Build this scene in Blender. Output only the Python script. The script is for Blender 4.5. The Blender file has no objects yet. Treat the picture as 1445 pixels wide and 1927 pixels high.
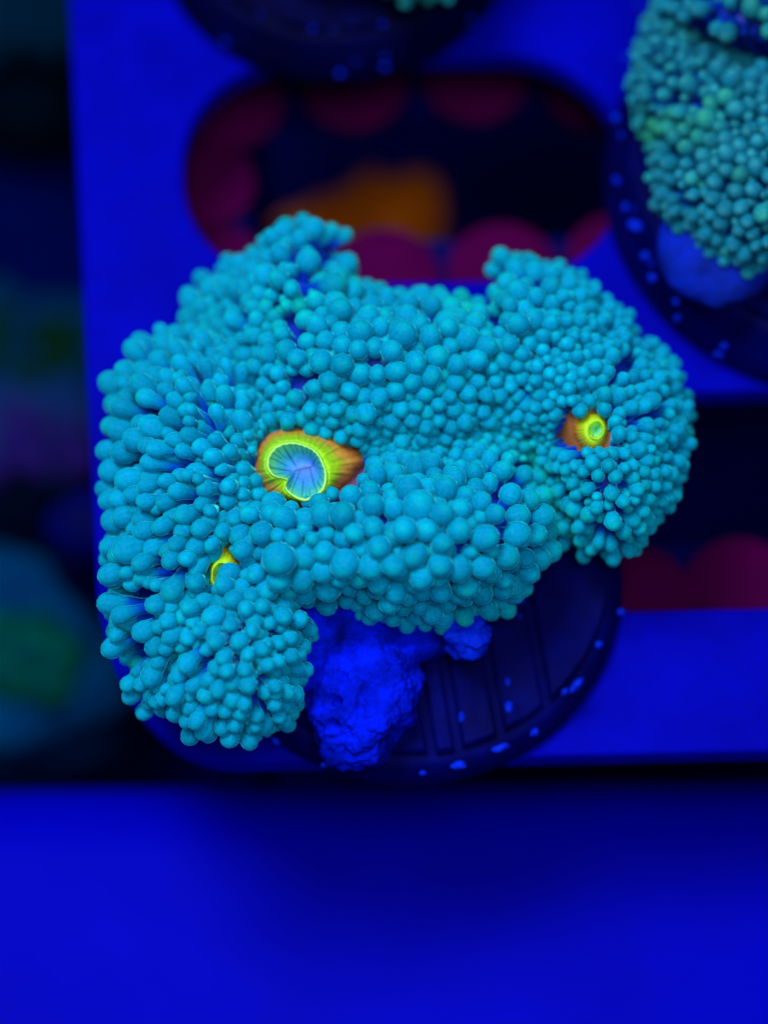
import bpy, bmesh, math, random
import numpy as np
from mathutils import Vector, Matrix, noise as mnoise

random.seed(7); rng = np.random.default_rng(7)
S = 0.01                                   # everything below is written in centimetres
scene = bpy.context.scene
COL = scene.collection

# ------------------------------------------------------------------ camera
TILT = math.radians(22.0); DIST = 30.0
TX, TY, TZ = 0.0, 0.0, 2.0
FPX = 4860.0; W0, H0 = 1445.0, 1927.0
FWD = np.array([0, math.sin(TILT), -math.cos(TILT)])
UP = np.array([0, math.cos(TILT), math.sin(TILT)])
RIGHT = np.array([1.0, 0, 0])
CAM = np.array([TX, TY, TZ]) - FWD * DIST
cam_data = bpy.data.cameras.new('camera')
cam = bpy.data.objects.new('camera', cam_data); COL.objects.link(cam)
cam.location = Vector(CAM * S); cam.rotation_euler = (TILT, 0, 0)
cam_data.sensor_fit = 'VERTICAL'; cam_data.sensor_height = 36.0
cam_data.lens = 36.0 * FPX / H0
cam_data.clip_start = 0.01; cam_data.clip_end = 10.0
cam_data.dof.use_dof = True
cam_data.dof.focus_distance = 29.35 * S
cam_data.dof.aperture_fstop = 6.8
scene.camera = cam

# ------------------------------------------------------------------ world, lamps, exposure
world = bpy.data.worlds.new('World'); scene.world = world; world.use_nodes = True
bgn = world.node_tree.nodes['Background']
bgn.inputs['Color'].default_value = (0.35, 0.55, 1.0, 1); bgn.inputs['Strength'].default_value = 0.05

def area_lamp(name, loc, target, size, power, color):
    d = bpy.data.lights.new(name, 'AREA'); d.shape = 'RECTANGLE'
    d.size = size[0] * S; d.size_y = size[1] * S; d.energy = power; d.color = color
    o = bpy.data.objects.new(name, d); COL.objects.link(o)
    o.location = Vector(loc) * S
    v = (Vector(target) - Vector(loc)).normalized()
    o.rotation_euler = v.to_track_quat('-Z', 'Y').to_euler()
    return o
area_lamp('reef_or_fill_lamp', (-11, 6, 46), (0, 0, 0), (15, 15), 2.1, (0.82, 0.92, 1.0))
area_lamp('reef_or_fill_lamp', (4, -14, 47), (0, 0, 0), (14, 14), 1.1, (0.82, 0.92, 1.0))  # soft front fill, added to even out the light

scene.view_settings.view_transform = 'Standard'
scene.view_settings.look = 'None'
scene.view_settings.exposure = 0.0
scene.view_settings.gamma = 1.0
scene.render.engine = 'CYCLES'
scene.cycles.use_denoising = True
scene.cycles.max_bounces = 6

# ------------------------------------------------------------------ helpers
def at(px, py, z):
    """world point (cm) where a sight line meets height z; works on arrays"""
    px = np.asarray(px, float); py = np.asarray(py, float); z = np.asarray(z, float)
    dx = (px - W0 / 2) / FPX; dy = -(py - H0 / 2) / FPX
    d = FWD + dx[..., None] * RIGHT + dy[..., None] * UP
    t = (z - CAM[2]) / d[..., 2]
    return CAM + d * t[..., None]

def link(name, me, mat, parent=None):
    o = bpy.data.objects.new(name, me); COL.objects.link(o)
    if mat is not None and len(me.materials) == 0:
        me.materials.append(mat)
    if parent is not None: o.parent = parent
    return o

def mesh(name, V, F, smooth=True, col=None):
    me = bpy.data.meshes.new(name)
    V = np.asarray(V, float) * S
    me.from_pydata(V.tolist(), [], F)
    if smooth: me.polygons.foreach_set('use_smooth', [True] * len(me.polygons))
    if col is not None:
        a = me.color_attributes.new('pigment', 'FLOAT_COLOR', 'POINT')
        c = np.ones((len(V), 4)); c[:, :3] = col
        a.data.foreach_set('color', c.ravel())
    me.update()
    return me

def tag(o, label=None, cat=None, group=None, kind=None):
    if label: o['label'] = label
    if cat: o['category'] = cat
    if group: o['group'] = group
    if kind: o['kind'] = kind
    return o

def empty(name, loc=(0, 0, 0)):
    o = bpy.data.objects.new(name, None); COL.objects.link(o)
    o.empty_display_size = 0.01
    return o

def fbm(p, s, oct=4):
    return mnoise.fractal(Vector(p) * s, 1.0, 2.0, oct)

def catmull(P, n):
    """closed smooth curve through P, n points"""
    P = np.asarray(P, float); k = len(P); out = []
    for i in range(n):
        t = i * k / n; j = int(t); f = t - j
        a, b, c, d = P[(j - 1) % k], P[j % k], P[(j + 1) % k], P[(j + 2) % k]
        out.append(0.5 * ((2 * b) + (c - a) * f + (2 * a - 5 * b + 4 * c - d) * f * f + (3 * b - a - 3 * c + d) * f ** 3))
    return np.array(out)

def inside(poly, q):
    x, y = q[:, 0], q[:, 1]; r = np.zeros(len(q), bool)
    x0, y0 = poly[:, 0], poly[:, 1]; x1, y1 = np.roll(x0, -1), np.roll(y0, -1)
    for a, b, c, d in zip(x0, y0, x1, y1):
        if b == d: continue
        m = ((b > y) != (d > y)) & (x < (c - a) * (y - b) / (d - b) + a)
        r ^= m
    return r

def seg_dist(P, q, closed=True):
    """distance of each q to a polyline, and the nearest point"""
    P = np.asarray(P, float); A = P if closed else P[:-1]
    B = np.roll(P, -1, 0) if closed else P[1:]
    best = np.full(len(q), 1e9); near = np.zeros_like(q)
    for a, b in zip(A, B):
        ab = b - a; L = max(ab @ ab, 1e-9)
        t = np.clip(((q - a) @ ab) / L, 0, 1)
        n = a + t[:, None] * ab
        d = np.hypot(*(q - n).T)
        m = d < best; best[m] = d[m]; near[m] = n[m]
    return best, near

# ------------------------------------------------------------------ materials; the actinic light's blue is put into the base colours
def new_mat(name):
    m = bpy.data.materials.new(name); m.use_nodes = True
    nt = m.node_tree; return m, nt, nt.nodes, nt.nodes['Principled BSDF']

def plain(name, c1, c2, scale=3.0, rough=0.5, bump=0.0, bscale=40.0, spec=0.3, detail=6.0):
    m, nt, N, p = new_mat(name)
    tc = N.new('ShaderNodeTexCoord')
    nz = N.new('ShaderNodeTexNoise'); nz.inputs['Scale'].default_value = scale / S; nz.inputs['Detail'].default_value = detail
    nz.inputs['Roughness'].default_value = 0.62
    rp = N.new('ShaderNodeValToRGB')
    rp.color_ramp.elements[0].position = 0.33; rp.color_ramp.elements[1].position = 0.67
    rp.color_ramp.elements[0].color = (*c1, 1); rp.color_ramp.elements[1].color = (*c2, 1)
    nt.links.new(tc.outputs['Object'], nz.inputs['Vector']); nt.links.new(nz.outputs['Fac'], rp.inputs['Fac'])
    nt.links.new(rp.outputs['Color'], p.inputs['Base Color'])
    p.inputs['Roughness'].default_value = rough; p.inputs['Specular IOR Level'].default_value = spec
    if bump:
        n2 = N.new('ShaderNodeTexNoise'); n2.inputs['Scale'].default_value = bscale / S; n2.inputs['Detail'].default_value = 8
        b = N.new('ShaderNodeBump'); b.inputs['Strength'].default_value = bump; b.inputs['Distance'].default_value = 0.05 * S
        nt.links.new(tc.outputs['Object'], n2.inputs['Vector']); nt.links.new(n2.outputs['Fac'], b.inputs['Height'])
        nt.links.new(b.outputs['Normal'], p.inputs['Normal'])
    return m

def tentacle_mat(name, stalk, bulb, tip, green, shade_var=0.18, sheen=0.85):
    """pigment attribute: R along the tentacle, G individual shade, B how green the tip is"""
    m, nt, N, p = new_mat(name); L = nt.links.new
    at_ = N.new('ShaderNodeAttribute'); at_.attribute_name = 'pigment'
    sp = N.new('ShaderNodeSeparateColor'); L(at_.outputs['Color'], sp.inputs['Color'])
    rp = N.new('ShaderNodeValToRGB'); e = rp.color_ramp.elements
    e[0].position = 0.12; e[0].color = (*stalk, 1)
    e[1].position = 0.50; e[1].color = (*bulb, 1)
    k = e.new(0.80); k.color = (*bulb, 1); k = e.new(1.0); k.color = (*tip, 1)
    L(sp.outputs['Red'], rp.inputs['Fac'])
    mp = N.new('ShaderNodeMapRange'); mp.inputs['From Min'].default_value = 0.50; mp.inputs['From Max'].default_value = 0.98
    L(sp.outputs['Red'], mp.inputs['Value'])
    mu = N.new('ShaderNodeMath'); mu.operation = 'MULTIPLY'; L(mp.outputs['Result'], mu.inputs[0]); L(sp.outputs['Blue'], mu.inputs[1])
    mx = N.new('ShaderNodeMix'); mx.data_type = 'RGBA'; L(mu.outputs[0], mx.inputs['Factor'])
    L(rp.outputs['Color'], mx.inputs['A']); mx.inputs['B'].default_value = (*green, 1)
    hs = N.new('ShaderNodeHueSaturation')
    v = N.new('ShaderNodeMapRange'); v.inputs['To Min'].default_value = 1 - shade_var; v.inputs['To Max'].default_value = 1 + shade_var
    L(sp.outputs['Green'], v.inputs['Value']); L(v.outputs['Result'], hs.inputs['Value']); L(mx.outputs['Result'], hs.inputs['Color'])
    tc = N.new('ShaderNodeTexCoord'); nz = N.new('ShaderNodeTexNoise'); nz.inputs['Scale'].default_value = 22 / S; nz.inputs['Detail'].default_value = 5
    L(tc.outputs['Object'], nz.inputs['Vector'])
    v2 = N.new('ShaderNodeMapRange'); v2.inputs['From Min'].default_value = 0.3; v2.inputs['From Max'].default_value = 0.7
    v2.inputs['To Min'].default_value = 0.88; v2.inputs['To Max'].default_value = 1.1; L(nz.outputs['Fac'], v2.inputs['Value'])
    h2 = N.new('ShaderNodeHueSaturation'); L(v2.outputs['Result'], h2.inputs['Value']); L(hs.outputs['Color'], h2.inputs['Color'])
    L(h2.outputs['Color'], p.inputs['Base Color'])
    p.inputs['Roughness'].default_value = 0.6; p.inputs['Specular IOR Level'].default_value = 0.03
    p.inputs['Subsurface Weight'].default_value = 1.0; p.inputs['Subsurface Radius'].default_value = (0.05, 0.6, 1.0)
    p.inputs['Subsurface Scale'].default_value = 0.17 * S
    p.inputs['Sheen Weight'].default_value = sheen; p.inputs['Sheen Roughness'].default_value = 0.28
    p.inputs['Sheen Tint'].default_value = (0.07, 0.86, 1.0, 1)
    b = N.new('ShaderNodeBump'); b.inputs['Strength'].default_value = 0.12; b.inputs['Distance'].default_value = 0.02 * S
    L(nz.outputs['Fac'], b.inputs['Height']); L(b.outputs['Normal'], p.inputs['Normal'])
    return m

def pigment_mat(name, rough=0.5, sss=0.15, spec=0.3):
    m, nt, N, p = new_mat(name); L = nt.links.new
    a = N.new('ShaderNodeAttribute'); a.attribute_name = 'pigment'
    tc = N.new('ShaderNodeTexCoord'); nz = N.new('ShaderNodeTexNoise'); nz.inputs['Scale'].default_value = 16 / S; nz.inputs['Detail'].default_value = 6
    L(tc.outputs['Object'], nz.inputs['Vector'])
    v = N.new('ShaderNodeMapRange'); v.inputs['From Min'].default_value = 0.3; v.inputs['From Max'].default_value = 0.7
    v.inputs['To Min'].default_value = 0.85; v.inputs['To Max'].default_value = 1.12; L(nz.outputs['Fac'], v.inputs['Value'])
    h = N.new('ShaderNodeHueSaturation'); L(v.outputs['Result'], h.inputs['Value']); L(a.outputs['Color'], h.inputs['Color'])
    L(h.outputs['Color'], p.inputs['Base Color'])
    p.inputs['Roughness'].default_value = rough; p.inputs['Specular IOR Level'].default_value = spec
    p.inputs['Subsurface Weight'].default_value = sss; p.inputs['Subsurface Radius'].default_value = (1, 1, 0.6); p.inputs['Subsurface Scale'].default_value = 0.05 * S
    return m

M_RACK = plain('lamp_blue_acrylic', (0.0, 0.0004, 0.29), (0.0, 0.0008, 0.44), 0.8, 0.6, 0.08, 30, 0.02, 12)
M_LEDGE = plain('blue_ledge', (0.0, 0.0004, 0.42), (0.0, 0.0008, 0.54), 0.22, 0.6, 0.0, 30, 0.02, 3.0)
M_DISC = plain('dark_ceramic', (0.0, 0.0005, 0.05), (0.0, 0.001, 0.12), 1.6, 0.6, 0.3, 30, 0.03)
M_DISC3 = plain('black_blue_ceramic', (0.0, 0.0005, 0.022), (0.0, 0.001, 0.05), 1.6, 0.6, 0.3, 30, 0.03)
M_CHIP = plain('pale_blue_crust', (0.0, 0.006, 0.45), (0.0, 0.03, 0.9), 6, 0.6, 0.4, 30, 0.05)
M_ROCK = plain('porous_rock', (0.0, 0.002, 0.14), (0.0, 0.012, 0.95), 2.6, 0.85, 1.0, 14, 0.02, 12)
M_ROCK2 = plain('grey_blue_rock', (0.002, 0.012, 0.16), (0.002, 0.02, 0.60), 1.2, 0.75, 0.5, 16, 0.03, 8)
M_FLOOR = plain('dark_sand', (0.0, 0.001, 0.03), (0.0, 0.003, 0.08), 0.3, 0.9, 0, 30, 0.0)
M_RAIL = plain('navy_plastic', (0.0, 0.001, 0.06), (0.0, 0.002, 0.10), 0.8, 0.6, 0, 30, 0.02)
M_RED = plain('maroon_ceramic', (0.055, 0.0, 0.045), (0.075, 0.0, 0.055), 1.0, 0.8, 0, 30, 0.02)
M_BODY = pigment_mat('coral_flesh', 0.6)
M_MOUTH = pigment_mat('mouth_flesh', 0.5, 0.2, 0.25)
M_TENT = tentacle_mat('cyan_tentacle', (0.0, 0.035, 0.50), (0.0, 0.285, 0.48), (0.0, 0.395, 0.50), (0.0, 0.55, 0.22))
M_TENT2 = tentacle_mat('teal_tentacle', (0.0, 0.02, 0.34), (0.005, 0.165, 0.26), (0.03, 0.26, 0.31), (0.03, 0.40, 0.10), 0.25, 0.2)

# ------------------------------------------------------------------ the setting: tank floor
def sheet(name, pts, z, t, mat, smooth=False):
    """a slab with the given plan outline (cm) and thickness"""
    n = len(pts)
    V = [(x, y, z) for x, y in pts] + [(x, y, z - t) for x, y in pts]
    F = [list(range(n))[::1], list(range(2 * n - 1, n - 1, -1))]
    F += [[(i + 1) % n, i, n + i, n + (i + 1) % n] for i in range(n)]
    return mesh(name, V, F, smooth)
FZ = -14.0
fl = link('tank_floor', sheet('tank_floor', [(-60, -60), (60, -60), (60, 60), (-60, 60)], FZ, 1, M_FLOOR), M_FLOOR)
tag(fl, 'dark sand bed far below the blue rack', 'tank floor', kind='structure')

# ------------------------------------------------------------------ the perforated rack
YAW = math.radians(1.3)
c0 = at(722, 963, 0.0); CR, SR = math.cos(YAW), math.sin(YAW)
def rk(px, py, z=0.0):
    """pixel at height z -> rack-aligned coordinates"""
    q = at(px, py, z) - c0
    return np.array([CR * q[0] + SR * q[1], -SR * q[0] + CR * q[1]])
def unrk(p):
    return np.array([CR * p[0] - SR * p[1] + c0[0], SR * p[0] + CR * p[1] + c0[1]])
def rrect(x0, y0, x1, y1, r, n=10):
    out = []
    for cx, cy, a in ((x1 - r, y1 - r, 0), (x0 + r, y1 - r, 90), (x0 + r, y0 + r, 180), (x1 - r, y0 + r, 270)):
        for i in range(n + 1):
            b = math.radians(a + 90 * i / n); out.append((cx + r * math.cos(b), cy + r * math.sin(b)))
    return out
RT = 0.0     # rack top
def px_rect(x0, y0, x1, y1, z=0.0):
    a = rk((x0), (y0 + y1) / 2, z)[0]; b = rk(x1, (y0 + y1) / 2, z)[0]
    c = rk(722, y1, z)[1]; d = rk(722, y0, z)[1]
    return a, c, b, d
crv = bpy.data.curves.new('rack', 'CURVE'); crv.dimensions = '2D'; crv.fill_mode = 'BOTH'
crv.extrude = 0.16 * S; crv.bevel_depth = 0.05 * S; crv.bevel_resolution = 3
def spline(pts):
    s = crv.splines.new('POLY'); s.points.add(len(pts) - 1); s.use_cyclic_u = True
    for q, (x, y) in zip(s.points, pts): q.co = (x * S, y * S, 0, 1)
lx = rk(170, 700)[0]; by = rk(722, 1422)[1]
RX1, RY1 = 16.0, 11.0
lt, lb = rk(118, -400), rk(203, 1422)
lm = rk(188, 1060); lc = rk(440, 1424)
arc = [(lm[0] + (lc[0] - lm[0]) * (1 - math.cos(math.pi / 2 * k / 12)), lm[1] + (by - lm[1]) * math.sin(math.pi / 2 * k / 12)) for k in range(13)]
spline(arc + [(RX1, by), (RX1, RY1), (lt[0] - 0.02 * (RY1 - lt[1]), RY1)])
lx = lb[0]
holes = [px_rect(338, 98, 1180, 537), px_rect(338, 742, 2300, 1166), px_rect(1330, 98, 2300, 537), px_rect(338, -560, 1180, -110), px_rect(1330, -560, 2300, -110)]
for h in holes:
    spline(rrect(*h, (h[3] - h[1]) * 0.47, 14))
co = bpy.data.objects.new('tmp', crv); COL.objects.link(co)
me = bpy.data.meshes.new_from_object(co); bpy.data.objects.remove(co); me.name = 'panel'
rack = empty('coral_rack')
panel = link('panel', me, M_RACK, rack)
me.materials.clear(); me.materials.append(M_RACK)
panel.location = Vector((c0[0], c0[1], -0.21)) * S; panel.rotation_euler = (0, 0, YAW)
tag(rack, 'plastic rack panel in bright lamp blue with long rounded openings', 'rack')
def box(cx, cy, z0, z1, w, d, yaw=YAW):
    V = []
    for z in (z0, z1):
        for sx, sy in ((-1, -1), (1, -1), (1, 1), (-1, 1)):
            x, y = sx * w / 2, sy * d / 2
            V.append((cx + x * math.cos(yaw) - y * math.sin(yaw), cy + x * math.sin(yaw) + y * math.cos(yaw), z))
    return V, [[3, 2, 1, 0], [4, 5, 6, 7], [0, 1, 5, 4], [1, 2, 6, 5], [2, 3, 7, 6], [3, 0, 4, 7]]
for lxx, lyy in ((lx + 0.6, by + 3.2), (RX1 - 0.6, by + 2.6), (lx + 0.5, RY1 - 0.6), (RX1 - 0.6, RY1 - 0.6)):
    w = unrk((lxx, lyy)); V, F = box(w[0], w[1], FZ - 0.02, -0.40, 0.5, 0.5)
    link('leg', mesh('leg', V, F, False), M_RACK, rack)

# lower rails under the bars, carrying the maroon discs
RZ = -2.4
shelf = empty('lower_shelf')
tag(shelf, 'dark navy lower shelf of rails seen through the rack openings', 'shelf')
def rail(x0, y0, x1, y1):
    a = px_rect(x0, y0, x1, y1, RZ); c = unrk(((a[0] + a[2]) / 2, (a[1] + a[3]) / 2))
    V, F = box(c[0], c[1], RZ - 0.3, RZ, a[2] - a[0], a[3] - a[1])
    link('rail', mesh('rail', V, F, False), M_RAIL, shelf)
    for f in (0.1, 0.9):
        x = a[0] + (a[2] - a[0]) * f; c2 = unrk((x, (a[1] + a[3]) / 2))
        V, F = box(c2[0], c2[1], FZ - 0.02, RZ - 0.29, 0.35, 0.35)
        link('leg', mesh('leg', V, F, False), M_RAIL, shelf)
rail(300, -60, 1900, 215); rail(300, 455, 1900, 760); rail(300, 1040, 1900, 1350); 
a_ = px_rect(290, 218, 470, 452, RZ); c_ = unrk(((a_[0] + a_[2]) / 2, (a_[1] + a_[3]) / 2))
V, F = box(c_[0], c_[1], RZ - 0.3, RZ, a_[2] - a_[0], a_[3] - a_[1]); link('rail', mesh('rail', V, F, False), M_RAIL, shelf)

def lathe(profile, n, cx=0, cy=0):
    V, F = [], []
    for r, z in profile:
        for i in range(n):
            a = 2 * math.pi * i / n; V.append((cx + r * math.cos(a), cy + r * math.sin(a), z))
    k = len(profile)
    for j in range(k - 1):
        for i in range(n):
            F.append([j * n + i, j * n + (i + 1) % n, (j + 1) * n + (i + 1) % n, (j + 1) * n + i])
    F.append(list(range(n))[::-1]); F.append([(k - 1) * n + i for i in range(n)])
    return V, F
red_prof = [(0.60, 0.0), (0.74, 0.0), (0.78, 0.04), (0.78, 0.12), (0.75, 0.16), (0.3, 0.175)]
red_spots = [((430, 195), 1.05, 'maroon disc in the shade of the ribbed plug above, in the rack opening'),
             ((665, 165), 1.0, 'maroon disc between two others under the opening\'s back edge'),
             ((893, 150), 1.0, 'brighter maroon disc under the back edge, beside the blue bar'),
             ((1120, 165), 1.0, 'very dark maroon disc half under the teal coral\'s plug'),
             ((385, 352), 0.92, 'maroon disc at the rounded end of the opening'),
             ((722, 530), 1.0, 'maroon disc just behind the coral, below the orange coral'),
             ((945, 520), 1.0, 'dim maroon disc behind the dip in the coral'),
             ((1168, 500), 1.0, 'dim maroon disc between the two coral plugs'),
             ((1195, 1130), 0.95, 'maroon disc cut off by the ribbed plug in the side opening'),
             ((1392, 1120), 1.0, 'large maroon disc in the opening beside the ribbed plug'),
             ((420, 520), 0.9, 'maroon disc tucked under the back of the cyan coral')]
for (px, py), sc, lab in red_spots:
    w = at(px, py, RZ)
    V, F = lathe([(r * sc, z) for r, z in red_prof], 40)
    root = empty('maroon_disc'); root.location = Vector((w[0], w[1], RZ)) * S
    link('top_plate', mesh('top_plate', V, F, True), M_RED, root)
    V, F = lathe([(0.33 * sc, -0.28), (0.33 * sc, 0.02)], 20)
    link('stem', mesh('stem', V, F, True), M_RED, root)
    tag(root, lab, 'disc', 'maroon discs on the lower shelf')

# front ledge: blue sheet lower than the rack
LZ = -4.0
def P2(px, py, z): w = at(px, py, z); return (w[0], w[1])
e0, e1 = P2(722, 1436, LZ), P2(722, 2900, LZ)
prof = [(e0[1] - 1.3 * (1 - math.cos(a)), LZ - 1.3 * (1 - math.sin(a))) for a in [math.pi / 2 * k / 12 for k in range(13)]]
prof = [(e0[1], FZ - 0.02)] + prof + [(e1[1], LZ), (e1[1], FZ - 0.02)]
V = [(-45, y, z) for y, z in prof] + [(45, y, z) for y, z in prof]; n_ = len(prof)
F = [[i, (i + 1) % n_, n_ + (i + 1) % n_, n_ + i] for i in range(n_)] + [list(range(n_))[::-1], list(range(n_, 2 * n_))]
led = link('front_ledge', mesh('front_ledge', V, F, False), M_LEDGE); led.rotation_euler = (0, 0, math.radians(0.6))
tag(led, 'broad smooth blue ledge in front of the rack', 'ledge', kind='structure')

# ------------------------------------------------------------------ blobs (rocks, far corals)
def blob(outline, zc, zup, zdn, n=96, m=48, amp=0.06, fscale=1.4, seed=0.0, pits=0.0, centre=None, flat=0.6):
    """lumpy closed body; outline in pixels on height zc"""
    P = np.array([at(x, y, zc)[:2] for x, y in outline]); 
    c = P.mean(0) if centre is None else at(*centre, zc)[:2]
    D = P - c; th = np.arctan2(D[:, 1], D[:, 0]); R = np.hypot(*D.T); o = np.argsort(th)
    th, R = th[o], R[o]; th = np.r_[th[-1] - 2 * math.pi, th, th[0] + 2 * math.pi]; R = np.r_[R[-1], R, R[0]]
    V, F = [], []
    for j in range(m + 1):
        ph = math.pi * j / m; sr, cz = math.sin(ph) ** flat, math.cos(ph)
        for i in range(n):
            a = -math.pi + 2 * math.pi * i / n; r = np.interp(a, th, R) * sr
            v = np.array([c[0] + r * math.cos(a), c[1] + r * math.sin(a), zc + (zup if cz > 0 else zdn) * cz])
            nn = np.array([math.cos(a) * sr, math.sin(a) * sr, cz])
            q = v + seed
            d = amp * fbm(q, fscale, 5)
            if pits:
                w = mnoise.voronoi(Vector(q) * 3.2)[0][0]
                g = mnoise.noise(Vector(q) * 1.1 + Vector((5, 1, 2)))
                d -= pits * max(0, 0.34 - w) * 3.0 * (0.4 + max(0, g + 0.3))
            V.append(v + nn * d)
    for j in range(m):
        for i in range(n):
            F.append([j * n + i, (j + 1) * n + i, (j + 1) * n + (i + 1) % n, j * n + (i + 1) % n])
    return V, F

# ------------------------------------------------------------------ ribbed plugs
def plug(name, c, rtop, rbot, z0, z1, nseg, off, label, group, gap=0.055, mat=None):
    """round plug: cone-sided base, wedge segments on top with grooves between"""
    root = empty(name); root.location = Vector((c[0], c[1], z0)) * S
    h = z1 - z0; g = 0.16; mat = mat or M_DISC
    V, F = lathe([(rbot - 0.1, 0), (rbot, 0.05), (rbot, 0.14), (rtop + 0.10, h - g - 0.06), (rtop + 0.02, h - g), (0.4, h - g + 0.01)], 96)
    link('base', mesh('base', V, F), mat, root)
    rr_ = rtop - 0.01
    edges = [-rr_] + list(nseg) + [rr_]
    for e0_, e1_ in zip(edges, edges[1:]):                    # parallel raised ribs with grooves between
        a, b = e0_ + (gap if e0_ > -rr_ else 0.03), e1_ - (gap if e1_ < rr_ else 0.03)
        NA = 8; V, F = [], []; J = random.uniform(-0.05, 0.0); NL = 14
        for lev in range(3):
            zz = (h - g - 0.02, h - 0.04, h)[lev]; ins = (0, 0, 0.03)[lev]
            for i in range(NA):
                x = a + ins + (b - a - 2 * ins) * i / (NA - 1); y1_ = math.sqrt(max(0, rr_ ** 2 - x * x)) + J - ins
                for j in range(NL):
                    y = -y1_ + 2 * y1_ * j / (NL - 1)
                    X, Y = x * math.cos(off) - y * math.sin(off), x * math.sin(off) + y * math.cos(off)
                    V.append((X, Y, zz + (0.035 * fbm((X + c[0], Y + c[1], 3.0), 1.6, 4) if lev == 2 else 0)))
        st = NA * NL
        for i in range(NA - 1):
            for j in range(NL - 1):
                q = 2 * st + i * NL + j; F.append([q, q + NL, q + NL + 1, q + 1])
        ring = [i * NL for i in range(NA)] + [(NA - 1) * NL + j for j in range(1, NL)] + [i * NL + NL - 1 for i in range(NA - 2, -1, -1)] + [j for j in range(NL - 2, 0, -1)]
        for lev in range(2):
            for x, y in zip(ring, ring[1:] + ring[:1]): F.append([lev * st + x, lev * st + y, (lev + 1) * st + y, (lev + 1) * st + x])
        link('rib', mesh('rib', V, F, False), mat, root)
    tag(root, label, 'coral plug', group)
    return root

def crust(root, c, z0, px, py, ztop, ln, wd, hh, ang):
    """a small pale flake of crust on a plug's rim"""
    w = at(px, py, ztop); bm = bmesh.new()
    bmesh.ops.create_icosphere(bm, subdivisions=2, radius=1.0)
    for v in bm.verts:
        d = 1 + 0.45 * mnoise.noise(v.co * 1.7 + Vector((px, py, 0)))
        x, y, z = v.co.x * ln * d, v.co.y * wd * d, v.co.z * hh * d
        ca, sa = math.cos(ang), math.sin(ang)
        v.co = Vector((x * ca - y * sa + w[0] - c[0], x * sa + y * ca + w[1] - c[1], z + ztop - z0)) * S
    me = bpy.data.meshes.new('crust_flake'); bm.to_mesh(me); bm.free()
    link('crust_flake', me, M_CHIP, root)

PZ0, PZ1 = 0.004, 0.62
pc = at(770, 1060, PZ1)
plug_main = plug('ribbed_plug', pc, 2.42, 2.62, PZ0, PZ1, (-1.85, -1.3, -0.72, -0.1, 0.22, 0.74, 1.34), 0.15, 'round navy ribbed plug carrying the big cyan coral', 'ribbed coral plugs')
for px, py, ln, wd, an in ((1085, 1288, .15, .06, .8), (1062, 1302, .07, .05, .8), (940, 1408, .15, .06, .35), (862, 1440, .12, .055, .2), (796, 1455, .06, .04, 0),
                          (958, 1330, .06, .09, 0), (955, 1283, .04, .06, 0), (1006, 1378, .07, .06, .6), (1126, 1214, .06, .05, .9), (1168, 1152, .06, .06, 1.2),
                          (978, 1132, .06, .05, 0), (977, 1160, .035, .035, 0), (868, 1350, .05, .09, 0), (610, 1440, .05, .04, 0), (520, 1395, .07, .05, -.5)):
    crust(plug_main, pc, PZ0, px, py, PZ1 + 0.0, ln * .8, wd * .8, 0.05, an)

QZ0, QZ1 = 0.004, 1.15
qc = at(1600, 270, QZ1)
plug_two = plug('ribbed_plug', qc, 2.72, 3.06, QZ0, QZ1, (-2.2, -1.5, -0.55, 0.3, 1.2, 2.0), 1.55, 'round navy ribbed plug with crusted rim under the teal coral', 'ribbed coral plugs')
for px, py, ln, wd, an in ((1180, 108, .1, .07, .3), (1158, 222, .07, .08, 0), (1168, 255, .04, .05, 0), (1160, 340, .05, .09, .4), (1195, 425, .13, .08, -.5), (1176, 390, .05, .07, 0), (1192, 394, .04, .03, 0),
                          (1213, 482, .07, .06, 0), (1226, 523, .06, .07, 0), (1225, 496, .04, .04, 0), (1271, 568, .05, .05, 0), (1274, 599, .06, .05, .6), (1361, 652, .06, .05, 0), (1352, 668, .09, .03, -.3), (1200, 10, .07, .05, .6)):
    crust(plug_two, qc, QZ0, px, py, QZ1, ln * .8, wd * .8, 0.06, an)

TZ0, TZ1 = 0.004, 1.0
tc_ = at(630, -212, TZ1)
plug_three = plug('ribbed_plug', tc_, 2.2, 2.45, TZ0, TZ1, (-1.5, -0.8, -0.1, 0.6, 1.4), 0.4, 'dark ribbed plug speckled with pale flakes behind the opening', 'ribbed coral plugs', mat=M_DISC3)
for i in range(16):
    a = math.radians(rng.uniform(205, 335)); r = rng.choice([2.15, 2.2, 2.36, 2.44]); zz = {2.15: TZ1, 2.2: TZ1 - .03, 2.36: .45, 2.44: .3}[float(r)]
    # flakes sit on the rim and down the sloping side
    w = (tc_[0] + r * math.cos(a), tc_[1] + r * math.sin(a))
    bm = bmesh.new(); bmesh.ops.create_icosphere(bm, subdivisions=2, radius=1.0); s = rng.uniform(.02, .045)
    for v in bm.verts:
        d = 1 + 0.45 * mnoise.noise(v.co * 1.7 + Vector((i * 3.1, 0, 0)))
        v.co = Vector((v.co.x * s * d + w[0] - tc_[0], v.co.y * s * d * .9 + w[1] - tc_[1], v.co.z * s * d * .8 + zz - TZ0)) * S
    me = bpy.data.meshes.new('crust_flake'); bm.to_mesh(me); bm.free(); link('crust_flake', me, M_CHIP, plug_three)

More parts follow.
